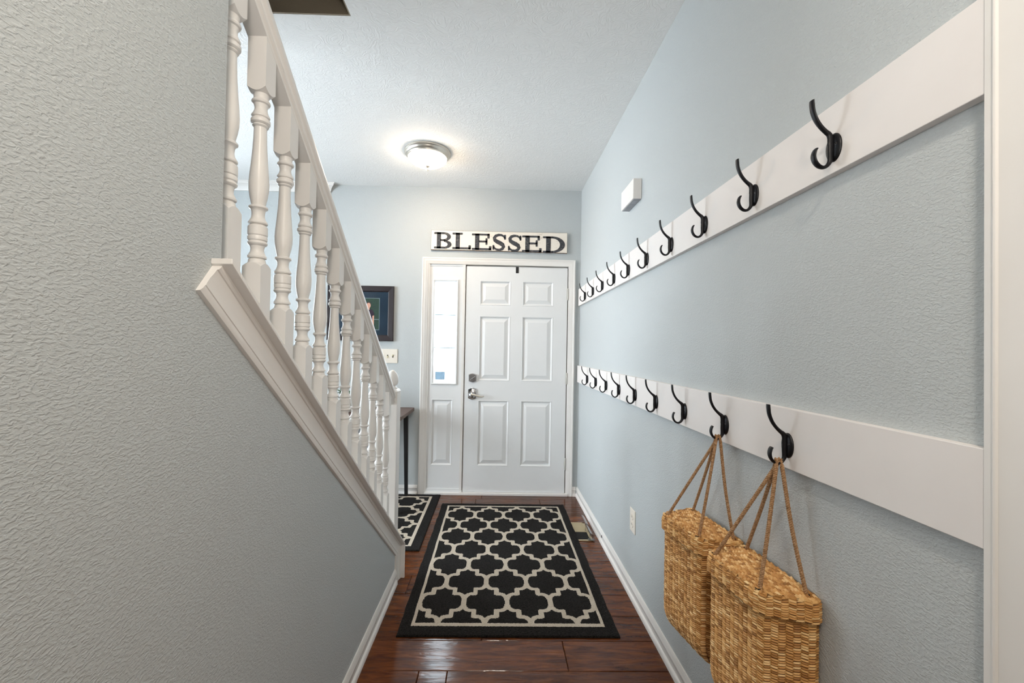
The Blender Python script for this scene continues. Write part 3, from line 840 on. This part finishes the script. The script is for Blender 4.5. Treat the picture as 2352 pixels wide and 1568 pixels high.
def place_basket(root, yc, hook_y, z, rot, xoff, spread):
    root.location = (XR-0.002+xoff, yc, z); root.rotation_euler = (0, 0, rot)
    Rm = Matrix.Rotation(rot, 3, 'Z'); inv = Rm.inverted()
    def toloc(p): return inv @ (Vector(p)-Vector(root.location))
    hb = Vector((BX-0.026, hook_y, 1.083-0.0445+0.008))
    holes = {'ff': (-0.130, 0.083), 'fn': (-0.117, -0.083), 'bn': (-0.020, -0.110), 'bf': (-0.018, 0.112)}
    for (h1, h2, dyy) in (('ff', 'bn', -0.004), ('fn', 'bf', 0.005)):
        a = Vector((holes[h1][0], holes[h1][1], -0.006)); c = Vector((holes[h2][0], holes[h2][1], -0.006))
        k = toloc(hb)
        sgn = 1 if h1 == 'ff' else -1
        path = [a, a.lerp(k, 0.5)+Vector((0, 0, -0.004)), k+Vector((-0.003-dyy, 0.0055*sgn, -0.014)), k+Vector((-dyy, 0.0, 0.0)), k+Vector((0.003-dyy, -0.0055*sgn, -0.014)), c.lerp(k, 0.5)+Vector((0, 0, -0.004)), c]
        ro = twisted_rope(path).obj('rope', 'rope', None, smooth=60)
        ro.parent = root; ro.location = (0, 0, 0)
bk1 = make_basket('nearer woven seagrass basket with lid, hung by jute rope from the closest lower hook')
bk2 = bk1.copy(); COL.objects.link(bk2)
for ch in list(bk1.children):
    c1 = ch.copy(); COL.objects.link(c1); c1.parent = bk2
    for g in ch.children:
        d1_ = g.copy(); COL.objects.link(d1_); d1_.parent = c1
bk2['label'] = 'farther woven seagrass basket with lid, hanging behind the nearer basket'
place_basket(bk1, 1.063, 1.020, 0.752, math.radians(3), -0.004, 0)
place_basket(bk2, 1.352, 1.302, 0.748, math.radians(6), -0.014, 0)

# ------------------------------------------------------------------ rugs
def build_rug():
    W, Lr = 1.020, 1.602
    step = 0.0038
    nx, ny = int(W/step), int(Lr/step)
    sx, sy = W/nx, Lr/ny
    PX, PY = 0.2223/2, 0.3724/2
    lw = 0.0125
    # quarter tile boundary in unit coordinates (point-symmetric about 0.5,0.5)
    half = [(1, 0), (1, .07), (.975, .18), (.915, .275), (.82, .342), (.70, .372), (.50, .378), (.50, .50)]
    poly = half+[(1-x_, 1-y_) for x_, y_ in half[::-1]]
    segs = []
    for (a, b_) in zip(poly[:-1], poly[1:]):
        segs.append((a[0]*PX, a[1]*PY, b_[0]*PX, b_[1]*PY))
    import numpy as np
    X = (np.arange(nx)+0.5)*sx - W/2; Y = (np.arange(ny)+0.5)*sy
    XX, YY = np.meshgrid(X, Y)
    xo = -0.334+0.000      # first column centre relative to rug centre
    yo = 0.252             # first row of full tiles from the near edge
    u = np.abs((XX-xo+PX) % (2*PX)-PX); v = np.abs((YY-yo+PY) % (2*PY)-PY)
    D = np.full(XX.shape, 9.0)
    for (x0, y0, x1, y1) in segs:
        dx_, dy_ = x1-x0, y1-y0; L2 = dx_*dx_+dy_*dy_
        t_ = np.clip(((u-x0)*dx_+(v-y0)*dy_)/max(L2, 1e-12), 0, 1)
        D = np.minimum(D, np.hypot(u-(x0+t_*dx_), v-(y0+t_*dy_)))
    cream = D < lw
    # inner border
    bx, by = W/2-0.053, 0.066
    inx = (np.abs(XX) < bx) & (YY > by) & (YY < Lr-0.050)
    edge = inx & ((np.abs(XX) > bx-0.017) | (YY < by+0.020) | (YY > Lr-0.050-0.020))
    cream = (cream & inx) | edge
    rnd = np.random.RandomState(4)
    hz = rnd.uniform(0.0078, 0.0096, (ny+1, nx+1))
    # slightly lower at the rim
    verts = np.zeros(((ny+1)*(nx+1), 3)); gx, gy = np.meshgrid(np.arange(nx+1)*sx-W/2, np.arange(ny+1)*sy)
    wob = 0.0012*np.sin(gy*19)+0.001*np.sin(gy*47+1)
    gx2 = gx + wob*(np.abs(gx)/(W/2))**6
    hz[0, :] = hz[-1, :] = 0.005; hz[:, 0] = hz[:, -1] = 0.005
    verts[:, 0] = gx2.ravel(); verts[:, 1] = gy.ravel(); verts[:, 2] = hz.ravel()
    idx = np.arange((ny+1)*(nx+1)).reshape(ny+1, nx+1)
    faces = np.stack([idx[:-1, :-1], idx[:-1, 1:], idx[1:, 1:], idx[1:, :-1]], -1).reshape(-1, 4)
    rim = list(idx[0, :])+list(idx[1:, -1])+list(idx[-1, :-1][::-1])+list(idx[1:-1, 0][::-1])
    nb_ = len(verts)
    low = [(verts[i][0], verts[i][1], 0.0005) for i in rim]
    sf = []
    m = len(rim)
    for i in range(m):
        j = (i+1) % m; sf.append((nb_+i, nb_+j, rim[j], rim[i]))
    me = bpy.data.meshes.new('area_rug')
    me.from_pydata([tuple(p) for p in verts]+low, [], [tuple(int(q) for q in f) for f in faces]+[tuple(int(q) for q in f) for f in sf])
    me.materials.append(M['charcoal']); me.materials.append(M['cream'])
    mi = np.concatenate([cream.astype(np.int32).ravel(), np.zeros(len(sf), np.int32)])
    me.polygons.foreach_set('material_index', mi); me.update()
    return me
rm = build_rug()
rug = bpy.data.objects.new('area_rug', rm); COL.objects.link(rug); rug.location = (0.0795, 1.896, 0.0)
tag(rug, 'charcoal rug with cream trellis pattern lying lengthwise in the middle of the hall', 'rug', 'trellis rugs')
rug2 = bpy.data.objects.new('area_rug', rm); COL.objects.link(rug2)
rug2.location = (-0.472, 3.196, 0.0); rug2.rotation_euler = (0, 0, math.radians(90))
tag(rug2, 'charcoal and cream trellis rug left of the door, partly hidden behind the newel post', 'rug', 'trellis rugs')

# ------------------------------------------------------------------ ceiling light
LX, LY = -0.537, 3.06
lamp = thing('ceiling_light', 'round flush ceiling light with nickel rim and lit frosted dome', 'ceiling light', (LX, LY, ZC))
MB().lathe([(0.0, 0.0), (0.168, 0.0), (0.171, -0.004), (0.170, -0.012), (0.163, -0.018), (0.161, -0.026), (0.155, -0.034), (0.150, -0.036), (0.147, -0.044), (0.141, -0.047), (0.138, -0.040), (0.0, -0.030)], (LX, LY, ZC), 48).obj('light_rim', 'nickel', lamp, smooth=35)
MB().lathe([(0.141, -0.040), (0.142, -0.048), (0.134, -0.062), (0.118, -0.076), (0.094, -0.089), (0.064, -0.099), (0.030, -0.105), (0.0, -0.107)], (LX, LY, ZC), 48).obj('light_shade', 'lamp', lamp, smooth=60)
MB().lathe([(0.0, -0.104), (0.019, -0.105), (0.018, -0.110), (0.009, -0.116), (0.006, -0.121), (0.0085, -0.126), (0.0085, -0.131), (0.004, -0.136), (0.003, -0.141), (0.0, -0.142)], (LX, LY, ZC), 20).obj('finial', 'nickel', lamp, smooth=50)

# ------------------------------------------------------------------ BLESSED sign
SX0, SX1, SZ0, SZ1 = -0.605, 0.622, 2.185, 2.368
sign = thing('wooden_sign', 'distressed white wooden sign reading BLESSED above the entrance door', 'sign', (0.0085, YF, (SZ0+SZ1)/2))
sb = MB()
ns = 24
topz = [SZ1-0.0025*math.sin(k/ns*PI*1.1)-random.uniform(0, .0015) for k in range(ns+1)]
botz = [SZ0+0.004-0.006*k/ns+0.003*math.sin(k/ns*PI)+random.uniform(0, .0015) for k in range(ns+1)]
xs_ = [SX0+(SX1-SX0)*k/ns for k in range(ns+1)]
poly = [(x_, z_) for x_, z_ in zip(xs_, botz)]+[(x_, z_) for x_, z_ in zip(xs_[::-1], topz[::-1])]
ccx, ccz = (SX0+SX1)/2, (SZ0+SZ1)/2
def ins(p, d): return (p[0]+(d if p[0] < ccx else -d)*(1 if abs(p[0]-ccx) > 0.6 else 0), p[1]+(d if p[1] < ccz else -d))
b = MB(); b.loft([[(x_, YF-0.001, z_) for x_, z_ in poly], [(x_, YF-0.019, z_) for x_, z_ in poly], [(ins((x_, z_), 0.002)[0], YF-0.0215, ins((x_, z_), 0.002)[1]) for x_, z_ in poly]])
b.m = [0]*len(b.m)
b.m[-1] = 1
b.obj('sign_board', ['signedge', 'signwhite'], sign, recalc=True)
PXM = (SX1-SX0)/1622.0        # metres per letter unit
def letter(shapes, x0u, y0u):
    b = MB(); yb = YF-0.0216; yt = YF-0.0228
    for s_ in shapes:
        b.prism_xz([(SX0+(x0u+x_)*PXM, SZ1-(y0u+y_)*PXM*0.995) for x_, y_ in s_], yb, yt)
    return b.obj('letter', 'signletter', sign)
def rect(x0, x1, y0, y1, r=5):
    r = min(r, (x1-x0)/2.1, (y1-y0)/2.1); o = []
    for cx_, cy_, a0 in ((x1-r, y1-r, 0), (x0+r, y1-r, 90), (x0+r, y0+r, 180), (x1-r, y0+r, 270)):
        for k in range(3):
            a = math.radians(a0+45*k); o.append((cx_+r*math.cos(a), cy_+r*math.sin(a)))
    return o
def bowl(cx_, cy_, ro, rio, ri, rii, n_=12):
    q = []
    for k in range(n_):
        a, a2 = -PI/2+PI*k/n_, -PI/2+PI*(k+1)/n_
        q.append([(cx_+ro*math.cos(a), cy_+rio*math.sin(a)), (cx_+ro*math.cos(a2), cy_+rio*math.sin(a2)), (cx_+ri*math.cos(a2), cy_+rii*math.sin(a2)), (cx_+ri*math.cos(a), cy_+rii*math.sin(a))])
    return q
def strip(pts, ws):
    q = []
    L_ = []; R_ = []
    for i, p in enumerate(pts):
        a = Vector(pts[max(i-1, 0)]); c_ = Vector(pts[min(i+1, len(pts)-1)]); t_ = (c_-a).normalized(); n_ = Vector((-t_.y, t_.x))
        L_.append(Vector(p)+n_*ws[i]/2); R_.append(Vector(p)-n_*ws[i]/2)
    for i in range(len(pts)-1): q.append([tuple(L_[i]), tuple(L_[i+1]), tuple(R_[i+1]), tuple(R_[i])])
    return q
letter([rect(32, 80, 2, 195, 2), rect(0, 118, 0, 24), rect(0, 124, 173, 197), rect(70, 120, 84, 106, 2)] + bowl(112, 53, 86, 53, 42, 30) + bowl(116, 145, 91, 52, 44, 29), 38, 26)
letter([rect(38, 88, 2, 195, 2), rect(0, 122, 0, 23), rect(0, 218, 173, 197), rect(192, 220, 148, 197)], 254, 28)
Esh = [rect(38, 90, 2, 195, 2), rect(0, 208, 0, 23), rect(184, 211, 0, 56), rect(80, 182, 82, 105, 2), rect(162, 186, 54, 132), rect(0, 232, 173, 197), rect(204, 234, 148, 197)]
letter(Esh, 484, 33)
Sp = [(146, 50), (132, 26), (104, 12), (70, 11), (38, 22), (21, 46), (28, 74), (54, 92), (88, 108), (118, 126), (130, 152), (116, 178), (84, 190), (48, 186), (22, 170), (10, 148)]
Sw = [20, 22, 26, 30, 35, 40, 44, 48, 50, 48, 42, 34, 28, 24, 22, 22]
Ssh = strip(Sp, Sw)+[rect(136, 158, 8, 66), rect(0, 20, 132, 190)]
letter(Ssh, 731, 33)
letter(Ssh, 915, 39)
letter(Esh, 1082, 43)
letter([rect(38, 94, 2, 195, 2), rect(0, 124, 0, 23), rect(0, 124, 174, 197)] + bowl(112, 98.5, 152, 98.5, 92, 75, 18), 1330, 47)

# ------------------------------------------------------------------ chime box on the right wall
ch = thing('door_chime', 'small white box high on the right wall, between the ceiling and upper hook board', 'chime', (XR, 2.255, 2.165))
MB().box(0.704, 0.7495, 2.152, 2.362, 2.115, 2.222).obj('chime_cover', 'whiteplastic', ch, bevel=0.003)
MB().box(0.711, 0.7495, 2.158, 2.356, 2.1135, 2.1155).obj('chime_base', 'ventgrey', ch)
for k in range(3):
    box('vent_slot', 'slot' if False else 'ventgrey', 0.716, 0.744, 2.172+0.062*k, 2.215+0.062*k, 2.1120, 2.1137, ch)

# ------------------------------------------------------------------ outlet and switches
ou = thing('wall_outlet', 'white duplex outlet plate low on the right wall near the baskets', 'outlet', (XR, 2.217, 0.404))
MB().box(XR-0.0055, XR-0.0005, 2.177, 2.257, 0.343, 0.465).obj('cover_plate', 'ivory', ou, bevel=0.003)
for zc in (0.384, 0.424):
    pts = []
    for k in range(20):
        a = 2*PI*k/20; pts.append((2.217+0.0172*math.cos(a), zc+max(-0.0145, min(0.0145, 0.0172*math.sin(a)))))
    s_ = MB().prism_yz(pts, XR-0.0085, XR-0.005).obj('socket', 'ivory', ou, smooth=40)
    for dy_ in (-0.0063, 0.0063):
        box('slot', 'slot', XR-0.0089, XR-0.0084, 2.217+dy_-0.001, 2.217+dy_+0.001, zc-0.002, zc+0.006, s_)
sw = thing('light_switch', 'ivory four-gang switch plate on the wall beneath the framed picture', 'switch', (-0.99, YF, 1.228))
MB().box(-1.094, -0.885, YF-0.006, YF-0.0005, 1.165, 1.291).obj('cover_plate', 'ivory', sw, bevel=0.003)
for k, x_ in enumerate((-0.926, -0.973, -1.018, -1.064)):
    s_ = box('switch_slot', 'slot', x_-0.005, x_+0.005, YF-0.0068, YF-0.0058, 1.216, 1.240, sw)
    up_ = (k != 1)
    t_ = MB(); z0 = 1.231 if up_ else 1.225; z1 = 1.243 if up_ else 1.213
    t_.tube([(x_, YF-0.006, 1.228), (x_, YF-0.012, (z0+z1)/2), (x_, YF-0.018, z1)], [(0.005, 0.004), (0.0045, 0.004), (0.0035, 0.0035)], 8)
    t_.obj('toggle', 'toggle', sw, smooth=50)

# ------------------------------------------------------------------ framed photograph
FX0, FX1, FZ0, FZ1 = -1.515, -0.925, 1.362, 1.853
fp = thing('framed_picture', 'dark framed photograph of a person in a plum shirt, seen past the handrail', 'picture', ((FX0+FX1)/2, YF, (FZ0+FZ1)/2))
fw = 0.052
fm = MB()
def frr(i, y_): return [(FX0+i, y_, FZ0+i), (FX1-i, y_, FZ0+i), (FX1-i, y_, FZ1-i), (FX0+i, y_, FZ1-i)]
fm.loft([frr(0, YF-0.002), frr(0, YF-0.020), frr(0.004, YF-0.024), frr(fw-0.008, YF-0.020), frr(fw, YF-0.014), frr(fw, YF-0.004)], False, False)
fm.obj('picture_frame', 'frame', fp)
box('picture_mat', 'mat', FX0+fw-0.002, FX1-fw+0.002, YF-0.010, YF-0.006, FZ0+fw-0.002, FZ1-fw+0.002, fp)
pr = MB(); yb = YF-0.0105
def flat(poly, y_, m):
    pr.cur = m; pr.prism_xz(poly, y_, y_-0.0004)
def circ(cx_, cz_, rx, rz, n_=16): return [(cx_+rx*math.cos(2*PI*k/n_), cz_+rz*math.sin(2*PI*k/n_)) for k in range(n_)]
QX0, QX1, QZ0, QZ1 = -1.36, -1.056, 1.462, 1.742
flat([(QX0-.003, QZ0-.003), (QX1+.003, QZ0-.003), (QX1+.003, QZ1+.003), (QX0-.003, QZ1+.003)], yb+0.0001, 6)
flat([(QX0, QZ0), (QX1, QZ0), (QX1, QZ1), (QX0, QZ1)], yb-0.0005, 0)
for ox, s_ in ((0.0, 1), (-0.110, -1)):
    px_ = -1.150+ox
    flat([(px_-.034, QZ0+.002), (px_+.036, QZ0+.002), (px_+.034, 1.565), (px_-.034, 1.565)], yb-0.0010, 2)
    flat([(px_-.045, 1.566), (px_+.046, 1.566), (px_+.050, 1.600), (px_+.040, 1.634), (px_+.012, 1.646), (px_-.012, 1.646), (px_-.042, 1.634), (px_-.052, 1.600)], yb-0.0015, 1)
    flat([(px_+.036, 1.585), (px_+.050, 1.590), (px_+.050, 1.510), (px_+.044, 1.478), (px_+.034, 1.480), (px_+.036, 1.520)], yb-0.0020, 3)
    flat([(px_-.050, 1.590), (px_-.036, 1.585), (px_-.036, 1.520), (px_-.034, 1.490), (px_-.044, 1.490), (px_-.050, 1.520)], yb-0.0020, 3)
    flat([(px_-.009, 1.640), (px_+.009, 1.640), (px_+.009, 1.660), (px_-.009, 1.660)], yb-0.0020, 3)
    flat(circ(px_, 1.685, .0215, .026), yb-0.0020, 4)
    flat(circ(px_, 1.677, .0185, .024), yb-0.0026, 3)
flat([(QX1-.10, 1.552), (QX1-.002, 1.552), (QX1-.002, 1.556), (QX1-.10, 1.556)], yb-0.0008, 5)
pr.obj('printed_photo', ['photogreen', 'photoshirt', 'photojean', 'photoskin', 'photohair', 'photoline', 'photoline'], fp)

# ------------------------------------------------------------------ console table and plant
tb = thing('console_table', 'dark wood console table with black metal legs against the far wall', 'table', (-1.3, 3.45, 0))
MB().box(-1.92, -0.722, 3.20, 3.712, 0.745, 0.775).obj('table_top', 'tablewood', tb, bevel=0.002)
for lx in (-0.785, -1.86):
    for ly in (3.26, 3.66):
        lg = MB(); s_ = 1 if lx > -1.3 else -1
        fx = lx+0.018*s_
        lg.loft([[(fx-.013, ly-.013, 0.0097), (fx+.013, ly-.013, 0.0097), (fx+.013, ly+.013, 0.0097), (fx-.013, ly+.013, 0.0097)],
                 [(lx-.018, ly-.018, 0.745), (lx+.018, ly-.018, 0.745), (lx+.018, ly+.018, 0.745), (lx-.018, ly+.018, 0.745)]])
        lg.obj('leg', 'tableblack', tb)
MB().box(-1.84, -0.80, 3.27, 3.29, 0.715, 0.745).box(-1.84, -0.80, 3.63, 3.65, 0.715, 0.745).obj('apron', 'tableblack', tb)
pp = thing('potted_plant', 'small leafy green plant in a pale pot on the console table, behind the balusters', 'plant', (-1.22, 3.42, 0.775))
MB().lathe([(0.045, 0.0), (0.052, 0.002), (0.065, 0.10), (0.068, 0.112), (0.062, 0.112), (0.060, 0.10), (0.0, 0.10)], (-1.22, 3.42, 0.7752), 24).obj('pot', 'pot', pp, smooth=40)
MB().lathe([(0.059, 0.096), (0.0, 0.103)], (-1.22, 3.42, 0.7752), 20, False).obj('soil', 'soil', pp)
rl = random.Random(12)
for k in range(26):
    a = rl.uniform(0, 2*PI); el = rl.uniform(0.35, 1.35); L = rl.uniform(0.12, 0.24); w_ = rl.uniform(0.014, 0.024)
    d = Vector((math.cos(a)*math.cos(el), math.sin(a)*math.cos(el), math.sin(el)))
    side_ = Vector((-math.sin(a), math.cos(a), 0)); p = Vector((-1.22, 3.42, 0.875))
    lb_ = MB(); ringsL = []
    for q in range(7):
        s_ = q/6; droop = Vector((0, 0, -0.09*s_*s_)); cpt = p+d*L*s_+droop
        ww = w_*math.sin(PI*min(1, s_*0.92+0.06))**0.8
        ringsL.append([cpt-side_*ww, cpt+Vector((0, 0, -0.002)), cpt+side_*ww, cpt+Vector((0, 0, 0.0012))])
    lb_.loft([[tuple(v) for v in r] for r in ringsL])
    lb_.obj('leaf', 'leaf', pp, smooth=60)

# ------------------------------------------------------------------ floor register and deflector
vt = thing('floor_register', 'tan metal floor vent between the rug and the right baseboard', 'vent', (0.60, 3.0, 0))
vm = MB()
vx0, vx1, vy0, vy1 = 0.545, 0.690, 2.852, 3.150
vm.box(vx0, vx1, vy0, vy0+0.016, 0, 0.005).box(vx0, vx1, vy1-0.016, vy1, 0, 0.005).box(vx0, vx0+0.016, vy0, vy1, 0, 0.005).box(vx1-0.016, vx1, vy0, vy1, 0, 0.005).box(vx0, vx1, 2.990, 3.000, 0, 0.005)
vm.obj('register_frame', 'tan', vt, bevel=0.0012)
box('duct_opening', 'hole', vx0+0.01, vx1-0.01, vy0+0.01, 2.995, 0.0004, 0.0014, vt)
for k in range(9):
    y_ = 3.004+0.0148*k
    sl_ = MB().loft([[(x_, y_, 0.0012), (x_, y_+0.0125, 0.0030), (x_, y_+0.0125, 0.0040), (x_, y_, 0.0022)] for x_ in (vx0+0.012, vx1-0.012)])
    sl_.obj('louver', 'tan', vt)
df = thing('air_deflector', 'clear plastic curved air deflector standing on the floor vent', 'deflector', (0.68, 3.0, 0.005))
for (ya, yb_, R_) in ((2.995, 3.150, 0.056), (2.850, 3.010, 0.050)):
    q = MB(); rr_ = []
    for k in range(13):
        a = PI*0.5*k/12
        rr_.append([(0.668+R_*math.sin(a)*0.62, ya, 0.006+R_*math.cos(a)), (0.668+R_*math.sin(a)*0.62, yb_, 0.006+R_*math.cos(a)),
                    (0.668+(R_-0.002)*math.sin(a)*0.62, yb_, 0.006+(R_-0.002)*math.cos(a)), (0.668+(R_-0.002)*math.sin(a)*0.62, ya, 0.006+(R_-0.002)*math.cos(a))])
    q.loft(rr_)
    q.box(0.664, 0.671, ya, ya+0.004, 0.006, 0.006+R_)
    q.obj('deflector_shell', 'plastic', df, smooth=40)
box('deflector_foot', 'plastic', 0.655, 0.700, 2.848, 2.872, 0.0055, 0.011, df)
